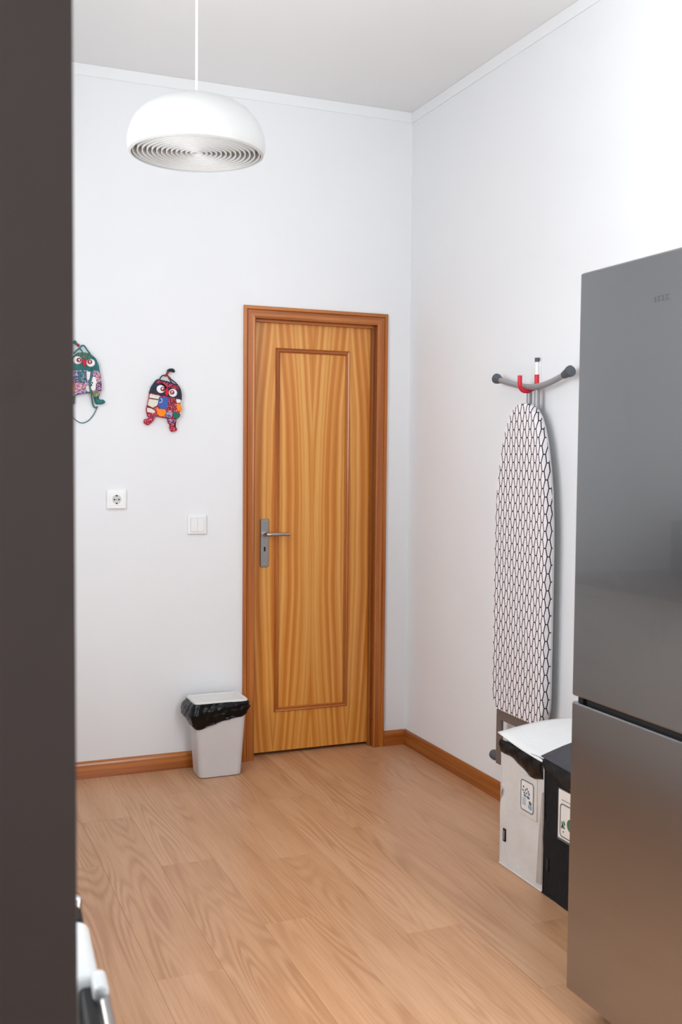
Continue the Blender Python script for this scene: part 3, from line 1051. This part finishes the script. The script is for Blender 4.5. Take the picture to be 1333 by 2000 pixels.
for cx, cy, ix, iy in ((212, 548, 240, 545), (485, 592, 462, 572)):
    e = disc('eye', (cx, cy), .0180, .0165, T + .001, T + .008, M['eyew'], OV, f1)
    disc('iris', (ix, iy), .0102, .0100, T + .007, T + .0115, M['iris'], e, f1)
    disc('glint', (ix, iy - 10), .0030, .0030, T + .0112, T + .0128, M['glint'], e, f1)
patch('beak', [(310, 520), (390, 520), (400, 590), (350, 690), (310, 590)], T + .002, T + .0075, M['beak'], OV, f1)
for c in ((515, 1000), (500, 1045)):
    disc('button', c, .0035, .0035, T + .002, T + .0045, M['navyc'], OV, f1)
string('hanging_loop', [(150, 410), (200, 350), (270, 290), (320, 240), (365, 240), (420, 320), (480, 400)], .0032, [.020, .016, .013, .012, .013, .016, .022], M['tealc'], OV, f1)
string('hanging_loop', [(280, 300), (320, 360), (300, 400)], .0030, [.014, .018, .024], M['tealc'], OV, f1)
string('tassel', [(230, 240), (200, 200), (170, 175), (130, 185)], [.003, .006, .0085, .004], .013, M['tealc'], OV, f1)
a, b = f1([(240, 235)])[0]
lathe('bead', [(0, -.0072), (.0045, -.006), (.0072, 0), (.0045, .006), (0, .0072)], M['bead'], OV, 14, (a, -.015, b))
string('drawstring', [(535, 660), (520, 760), (480, 900), (455, 1000), (465, 1100), (490, 1210), (520, 1350), (550, 1460), (600, 1505), (640, 1480)], .0034,
       [T + .006, T + .006, T + .006, T + .006, T + .006, T + .003, .016, .010, .008, .008], M['tealc'], OV, f1)
string('drawstring', [(635, 1485), (600, 1570), (540, 1680), (440, 1785), (320, 1828), (220, 1790), (140, 1720), (60, 1600), (20, 1440)], .0019,
       [.008, .006, .005, .004, .004, .004, .004, .006, .016], M['tealc'], OV, f1)

# ---------------------------------------------------------------- ironing board hanging on the right wall
IB = empty('ironing_board', (-.020, -1.134, .20))
tag(IB, 'ironing board with black hexagon net cover hanging on the white wall', 'ironing board')
# board outline in (y, z) relative to the empty; nose up
bx = []
hw = .181
top, bot = 1.612 - .20, .405 - .20
sil = [(0, top), (.030, top - .004), (.060, top - .020), (.088, top - .048), (.112, top - .092), (.134, top - .155), (.155, top - .245), (.170, top - .34), (.178, top - .45),
       (hw, top - .56), (hw, bot + .12), (hw - .002, bot + .07), (hw - .014, bot + .028), (hw - .035, bot + .007), (hw - .065, bot)]
outline = [(y, z) for y, z in sil] + [(-y, z) for y, z in reversed(sil[1:])]
fh = lambda a, b, h: (-(h - .0), a, b)
slab('board_pad', outline, [(.030, .004), (.034, 0), (.056, 0), (.062, .0015), (.066, .006)], fh, M['hexc'], IB, 50)
slab('board_base', offset(outline, .008), [(.020, 0), (.0305, 0)], fh, M['felt'], IB)
py, pz = -1.283 + 1.134, .626 - .20
slab('care_tag', [(py + .03, pz + .028), (py + .02, pz - .03), (py - .004, pz - .022), (py - .030, pz + .008), (py - .008, pz + .030)], [(.0265, 0), (.0275, 0)], fh, M['whitet'], IB)
lx = -.018
yb0 = .0
for yy in (.018, -.036):
    tube('leg', [(lx, yy, 1.48), (lx, yy, .16)], .0105, M['tube'], IB, 14)
foot_pts = [(-.026, .221, 1.515), (-.028, .13, 1.494), (-.029, .03, 1.477), (-.029, -.05, 1.473), (-.028, -.14, 1.484), (-.026, -.225, 1.506)]
tube('foot_bar', foot_pts, .0115, M['tube'], IB, 16)
for p, q in ((foot_pts[0], (-.025, .252, 1.523)), (foot_pts[-1], (-.025, -.262, 1.5175))):
    P0, P1 = Vector(p), Vector(q)
    d = (P1 - P0)
    tube('rubber_cap', [P0 - d * .15, P0 + d * .35, P0 + d * .75, P0 + d * 1.0, P0 + d * 1.05], [.0135, .0165, .0205, .0205, .017], M['rub'], IB, 18, False)
# bent sheet bracket (iron rest end) below the board, with the lower foot
zb = -.20
br = rounded([(.170, .395 + zb), (.170, .10 + zb), (.128, .10 + zb), (.128, .30 + zb), (-.128, .30 + zb), (-.128, .10 + zb), (-.170, .10 + zb), (-.170, .395 + zb)], .02, 4)
bmk = [((.172, .205), (.135, .395))]
bm = bmesh.new()
addbox(bm, (-.046, .138, .18 + zb), (-.034, .172, .385 + zb))
addbox(bm, (-.046, -.172, .18 + zb), (-.034, -.138, .385 + zb))
addbox(bm, (-.046, -.138, .362 + zb), (-.034, .138, .402 + zb))
link('bracket', fin(bm, 'bracket'), M['tube_d'], IB)
slab('bracket_corner', rounded([(.172, .384 + zb), (.172, .402 + zb), (.137, .402 + zb), (.137, .384 + zb)], .012, 5), [(.034, 0), (.046, 0)], fh, M['tube_d'], IB)
slab('bracket_corner', rounded([(-.172, .384 + zb), (-.172, .402 + zb), (-.137, .402 + zb), (-.137, .384 + zb)], .012, 5), [(.034, 0), (.046, 0)], fh, M['tube_d'], IB)
tube('foot_bar', [(-.028, .200, .0), (-.028, -.200, .0)], .0105, M['tube'], IB, 14)
for s in (1, -1):
    tube('rubber_cap', [(-.028, s * .178, 0), (-.028, s * .188, 0), (-.028, s * .205, 0), (-.028, s * .222, 0), (-.028, s * .226, 0)], [.014, .019, .0215, .0195, .014], M['rub'], IB, 18, False)

# wall hook that carries it
HK = empty('wall_hook', (0, -1.125, 1.735))
tag(HK, 'red sleeved wall hook with dark cap holding the ironing board', 'hook')
tube('rail', [(-.012, 0, -.056), (-.012, 0, .046)], .0078, M['whitet'], HK, 14)
tube('rail_cap', [(-.012, 0, .036), (-.012, 0, .052)], .0090, M['rub'], HK, 14)
tube('red_sleeve', [(-.012, 0, -.050), (-.012, 0, -.012)], .0088, M['red'], HK, 14)
tube('hook_arm', [(-.008, -.006, -.050), (-.030, -.004, -.066), (-.056, 0, -.076), (-.076, 0, -.072), (-.086, 0, -.055), (-.087, 0, -.018)], .0085, M['red'], HK, 14)
box('wall_plate', (-.006, -.012, -.06), (-.0005, .012, .040), M['whitet'], HK, .001)

# ---------------------------------------------------------------- recycling bags along the right wall
def bag(nm, y0, y1, fabric, flapm, linerm, label, z_front, side):
    """y0 far side, y1 near side (y1 < y0); front faces -x"""
    yc = (y0 + y1) / 2
    e = empty(nm, (-.19, yc, 0))
    tag(e, label, 'recycling bag', 'recycling bags along the wall')
    hy = abs(y0 - y1) / 2 - .001
    xf, xb = -.355 + .19, -.030 + .19
    zt = z_front
    # shell with slightly dished faces
    bm = bmesh.new()
    NZ, NY = 12, 10
    rr = random.Random(int(abs(yc) * 1000))

    def face(fn, nu, nv):
        g = [[bm.verts.new(fn(i / nu, j / nv)) for i in range(nu + 1)] for j in range(nv + 1)]
        for j in range(nv):
            for i in range(nu):
                bm.faces.new((g[j][i], g[j][i + 1], g[j + 1][i + 1], g[j + 1][i]))
    wob = lambda u, v: .0035 * math.sin(5 * u + 7 * v + yc * 9) * math.sin(math.pi * u) + .003 * math.sin(11 * v + 3 * u) * math.sin(math.pi * v)
    side_dish = lambda u, v: .020 * math.sin(math.pi * u) * (math.sin(math.pi * min(1, v * 1.25)) if v < .8 else 0)
    face(lambda u, v: (xf + .006 * math.sin(math.pi * u) * math.sin(math.pi * v) + wob(u, v), hy - u * 2 * hy, v * zt), NY, NZ)
    face(lambda u, v: (xb, hy - u * 2 * hy, v * (zt + .04)), NY, NZ)
    for s in (1, -1):
        face(lambda u, v: (xf + u * (xb - xf), s * (hy - side_dish(u, v)), v * (zt + .04 * u)), NY, NZ)
    face(lambda u, v: (xf + u * (xb - xf), hy - v * 2 * hy, .0), 2, 2)
    bmesh.ops.remove_doubles(bm, verts=bm.verts[:], dist=.0008)
    link('shell', fin(bm, 'shell', 50), fabric, e)
    # sewn edge piping on the front corners and along the base
    for s in (1, -1):
        tube('seam', [(xf + .001, s * hy, .004), (xf + .002, s * hy, zt * .5), (xf + .001, s * hy, zt - .004)], .0028, fabric, e, 6)
    tube('seam', [(xf, hy + .003, .0035), (xf, 0, .0035), (xf, -hy - .001, .0035)], .0033, fabric, e, 6)
    # plastic liner folded over the rim
    bm = bmesh.new()
    g = []
    for j in range(7):
        t = j / 6
        row = []
        for i in range(25):
            u = i / 24
            dep = .026 + .034 * math.sin(math.pi * min(1, u * .62)) ** 2 + .004 * math.sin(9 * u + yc * 11)
            row.append(bm.verts.new((xf - .004 - .006 * math.sin(math.pi * t) - .002 * math.sin(19 * u + 6 * t), hy + .001 - u * 2 * (hy + .0005), zt + .014 - t * (dep + .014))))
        g.append(row)
    for j in range(6):
        for i in range(24):
            bm.faces.new((g[j][i], g[j][i + 1], g[j + 1][i + 1], g[j + 1][i]))
    o = link('liner_fold', fin(bm, 'liner_fold', 60), linerm, e)
    sm = o.modifiers.new('thick', 'SOLIDIFY')
    sm.thickness = .0015
    # top flap, slightly crowned and curled up at the far front corner
    bm = bmesh.new()
    g = []
    for j in range(13):
        v = j / 12
        row = []
        for i in range(13):
            u = i / 12
            x = xf - .012 + v * (xb - xf + .012)
            y = hy + .008 - u * (2 * hy + .012)
            z = zt + .016 + .040 * v + .020 * math.sin(math.pi * v) + .010 * math.sin(math.pi * u) * v + (.020 * (1 - v) ** 3 * (1 - u) ** 2 if side else .004 * (1 - u)) - .008 * (1 - v) ** 2 * u
            row.append(bm.verts.new((x, y, z)))
        g.append(row)
    for j in range(12):
        for i in range(12):
            bm.faces.new((g[j][i], g[j][i + 1], g[j + 1][i + 1], g[j + 1][i]))
    o = link('flap', fin(bm, 'flap', 60), flapm, e)
    sm = o.modifiers.new('thick', 'SOLIDIFY')
    sm.thickness = .003
    return e, xf, hy, yc


w1, xf, hy, yc1 = bag('recycling_bag', -1.476, -1.738, M['bagw'], M['bagtop'], liner_mat,
                      'white woven recycling bag with blue printed label and white flap', .425, True)
w2, xf2, hy2, yc2 = bag('recycling_bag', -1.742, -2.004, M['bagk'], M['bagflap'], mat('dark_grey_liner', (28, 31, 35), .42, bump=(30, .4), spec=.25),
                        'black woven recycling bag with white sticker beside the white bag', .430, False)
del w1['group'], w2['group']
fs = lambda a, b, h: (xf - h, a, b)


def ring_print(name, y0, z0, y1, z1, r, t, h, material, par, slant=0.):
    """thin printed rounded frame on a front face"""
    o1 = rrect(y0, z0, y1, z1, r, 6)
    o2 = offset(o1, t)
    bm = bmesh.new()
    A = [bm.verts.new(fs(a, b, h)) for a, b in o1]
    B = [bm.verts.new(fs(a, b, h)) for a, b in o2]
    A2 = [bm.verts.new(fs(a, b, h - .0006)) for a, b in o1]
    n = len(A)
    for k in range(n):
        j = (k + 1) % n
        bm.faces.new((A[k], A[j], B[j], B[k]))
        bm.faces.new((A[k], A[j], A2[j], A2[k]))
    return link(name, fin(bm, name), material, par)


# white bag: see-through label pocket, blue framed label with little pictures
Hh = .0030
y_ = lambda y: y - yc1
slab('label_pocket', rrect(y_(-1.701), .222, y_(-1.590), .358, .004), [(-.006, 0), (Hh - .0014, 0)], fs, M['seamp'], w1)
slab('label_card', rrect(y_(-1.683), .237, y_(-1.607), .338, .012, 6), [(-.004, 0), (Hh - .0006, 0)], fs, M['paper'], w1)
ring_print('label_frame', y_(-1.684), .236, y_(-1.606), .339, .014, .0036, Hh + .0004, M['blue'], w1)
pic = []


def blob(cy, cz, ry, rz, material, rot=0.):
    slab('label_print', circ(y_(cy), cz, ry, rz, 12, rot), [(Hh - .001, 0), (Hh + .0003, 0)], fs, material, w1)


for k, (cy, cz) in enumerate(((-1.623, .315), (-1.620, .303), (-1.628, .296), (-1.634, .306), (-1.644, .312), (-1.652, .305), (-1.657, .298), (-1.641, .297))):
    blob(cy, cz, .0042, .0036, M['blue'] if k % 2 else M['inkg'], k * .4)
blob(-1.632, .287, .007, .0045, M['blue'], .3)
blob(-1.652, .286, .009, .0050, M['blue'], .1)
for k in range(4):
    slab('label_print', rrect(y_(-1.638), .256 + k * .0062, y_(-1.617), .2592 + k * .0062, .001, 2), [(Hh - .001, 0), (Hh + .0003, 0)], fs, M['bluel'], w1)
blob(-1.664, .270, .0085, .0060, M['inkg'], .5)
blob(-1.668, .255, .0060, .0085, M['bluel'], .3)
blob(-1.657, .257, .0050, .0065, M['bluel'], -.3)
slab('gusset_fold', [(y_(-1.7385), .330), (y_(-1.7300), .325), (y_(-1.7180), .16), (y_(-1.7060), .022), (y_(-1.7385), .026)], [(-.010, 0), (.0022, 0), (.0034, .001)], fs, M['bagside'], w1)
tg = slab('side_tag', rrect(y_(-1.512), .088, y_(-1.497), .132, .001, 2), [(-.003, 0), (Hh - .001, 0)], fs, M['black'], w1)
for k in range(7):
    slab('tag_print', rrect(y_(-1.5062), .0940 + k * .0047, y_(-1.5028), .0972 + k * .0047, .0005, 2), [(Hh - .0012, 0), (Hh - .0007, 0)], fs, M['paper'], tg)
# black bag: white sticker with grey frame and green picture, thin side tag
y_ = lambda y: y - yc2
slab('label_pocket', rrect(y_(-1.930), .208, y_(-1.820), .372, .003), [(-.006, 0), (Hh - .0014, 0)], fs, M['inkg'], w2)
slab('label_card', rrect(y_(-1.928), .216, y_(-1.8245), .369, .002), [(-.004, 0), (Hh - .0006, 0)], fs, M['paper'], w2)
slab('label_print', rrect(y_(-1.920), .3385, y_(-1.842), .3402, .0005, 2), [(Hh - .001, 0), (Hh + .0003, 0)], fs, M['inkg'], w2)
ring_print('label_frame', y_(-1.922), .222, y_(-1.834), .328, .016, .0034, Hh + .0004, M['inkg'], w2)
for cy, cz, ry, rz, ro, mt_ in ((-1.848, .264, .0085, .0036, 1.1, 'green'), (-1.853, .255, .0085, .0036, .5, 'green'), (-1.846, .255, .0035, .0075, .4, 'green'), (-1.857, .268, .0035, .0085, -.3, 'green'), (-1.853, .240, .0026, .0030, 0, 'inkg'), (-1.89, .27, .018, .02, 0, 'green')):
    slab('label_print', circ(y_(cy), cz, ry, rz, 12, ro), [(Hh - .001, 0), (Hh + .0003, 0)], fs, M[mt_], w2)
tg = slab('side_tag', rrect(y_(-1.774), .083, y_(-1.760), .127, .001, 2), [(-.003, 0), (Hh - .001, 0)], fs, M['black'], w2)
for k in range(7):
    slab('tag_print', rrect(y_(-1.7682), .0890 + k * .0047, y_(-1.7650), .0918 + k * .0047, .0005, 2), [(Hh - .0012, 0), (Hh - .0007, 0)], fs, M['inkg'], tg)

# ---------------------------------------------------------------- dark end panel and kitchen run along the left wall
PN = empty('end_panel', (-2.1037, -3.640, 0))
tag(PN, 'tall dark brown laminate end panel standing beside the white cooker', 'panel')
PN.rotation_euler = (0, math.radians(.0), 0)
box('board', (-.638, -.02, .0), (0, .02, 2.40), M['dark'], PN, .0015)
lathe('screw_cap', [(0, .0004), (.0135, .0004), (.0152, 0), (0, 0)], M['dark'], PN, 24, (-.055, -.02, 1.462), (math.pi / 2, 0, 0))

CK = empty('cooker', (-2.385, -3.315, 0), math.radians(-3.8))
tag(CK, 'white enamel cooker with a black and white grab handle beside the dark panel', 'cooker')
box('body', (-.30, -.262, .03), (.285, .262, .79), M['enamel'], CK, .004)
box('hob_top', (-.30, -.264, .79), (.300, .264, .820), M['enamel'], CK, .008, 3)
box('oven_door', (.285, -.255, .16), (.300, .255, .70), M['glassk'], CK, .004)
for x in (-.15, .12):
    for y in (-.13, .13):
        lathe('burner', [(0, .820), (.055, .820), (.055, .828), (.04, .835), (0, .837)], M['black'], CK, 28, (x, y, 0))
hd = box('handle', (.300, -.105, .795), (.345, .050, .850), M['enamel'], CK, .014, 4)
box('handle_bracket', (.296, .050, .790), (.341, .104, .846), M['black'], hd, .010, 3)
box('handle_cap', (.318, .104, .800), (.343, .134, .853), M['chrome'], hd, .010, 3)
box('handle_bracket', (.322, -.245, .790), (.3385, -.100, .842), M['black'], hd, .005, 3)
box('handle_cap', (.334, -.135, .800), (.3505, -.090, .855), M['enamel'], hd, .007, 3)
tube('rail', [(.345, -.125, .842), (.346, -.245, .830)], .006, M['nickel'], hd, 10)
for k_ in range(4):
    box('foot', (-.28 + (k_ % 2) * .50, -.24 + (k_ // 2) * .44, 0), (-.24 + (k_ % 2) * .50, -.20 + (k_ // 2) * .44, .032), M['black'], CK)

HX = -2.075


def handle_bar(par, p0, p1):
    a, b = Vector(p0), Vector(p1)
    d = (b - a).normalized()
    out = Vector((.028, 0, 0))
    tube('handle', [a, a + out * .8, a + out + d * .006, b + out - d * .006, b + out * .8, b], .0055, M['nickel'], par, 10, False)


def cab_unit(nm, y0, y1, label, fronts):
    e = empty(nm, (-2.40, (y0 + y1) / 2, 0))
    tag(e, label, 'cabinet')
    h = (y1 - y0) / 2
    box('body', (-.345, -h + .001, .10), (.280, h - .001, .825), M['cab'], e)
    box('plinth', (-.345, -h + .001, 0), (.230, h - .001, .10), M['cab'], e)
    for kind, a, b, z0, z1, hd in fronts:
        ya, yb = -h + a * 2 * h + .002, -h + b * 2 * h - .002
        d = box(kind, (.280, ya, z0 + .002), (.300, yb, z1 - .002), M['cab'], e, .0015)
        if hd == 'H':
            ym = (ya + yb) / 2
            handle_bar(d, (.300, ym - .06, z1 - .035), (.300, ym + .06, z1 - .035))
        else:
            yv = ya + .036 if hd == 'L' else yb - .036
            handle_bar(d, (.300, yv, z1 - .165), (.300, yv, z1 - .035))
    return e


cab_unit('drawer_cabinet', -.80, -.45, 'white kitchen drawer unit with four bar handles', [('drawer', 0, 1, .66, .82, 'H'), ('drawer', 0, 1, .52, .66, 'H'), ('drawer', 0, 1, .38, .52, 'H'), ('drawer', 0, 1, .10, .38, 'H')])
cab_unit('base_cabinet', -1.40, -.80, 'white double door base cabinet beside the drawer unit', [('cabinet_door', 0, .5, .10, .82, 'R'), ('cabinet_door', .5, 1, .10, .82, 'L')])
cab_unit('base_cabinet', -2.20, -1.40, 'wide white double door base cabinet in the middle of the kitchen run', [('cabinet_door', 0, .5, .10, .82, 'R'), ('cabinet_door', .5, 1, .10, .82, 'L')])
cab_unit('base_cabinet', -2.98, -2.20, 'wide white double door base cabinet beside the white cooker', [('cabinet_door', 0, .5, .10, .82, 'R'), ('cabinet_door', .5, 1, .10, .82, 'L')])
wt = box('worktop', (XL + .001, -2.98, .825), (-2.085, -.44, .865), M['worktop'], None, .003)
tag(wt, 'dark continuous kitchen worktop along the left wall', 'worktop')
MW = empty('microwave', (-2.52, -1.05, .865))
tag(MW, 'dark microwave oven standing on the dark worktop', 'microwave')
box('body', (-.18, -.23, .012), (.14, .23, .27), M['dgrey'], MW, .006)
d = box('oven_door', (.14, -.23, .014), (.158, .13, .268), M['glassk'], MW, .004)
tube('handle', [(.158, .10, .05), (.185, .10, .06), (.185, .10, .22), (.158, .10, .23)], .006, M['nickel'], d, 10, False)
box('control_panel', (.14, .132, .014), (.157, .23, .268), M['black'], MW, .003)
for x in (-.15, .10):
    for y in (-.2, .2):
        box('foot', (x - .012, y - .012, 0), (x + .012, y + .012, .014), M['black'], MW)
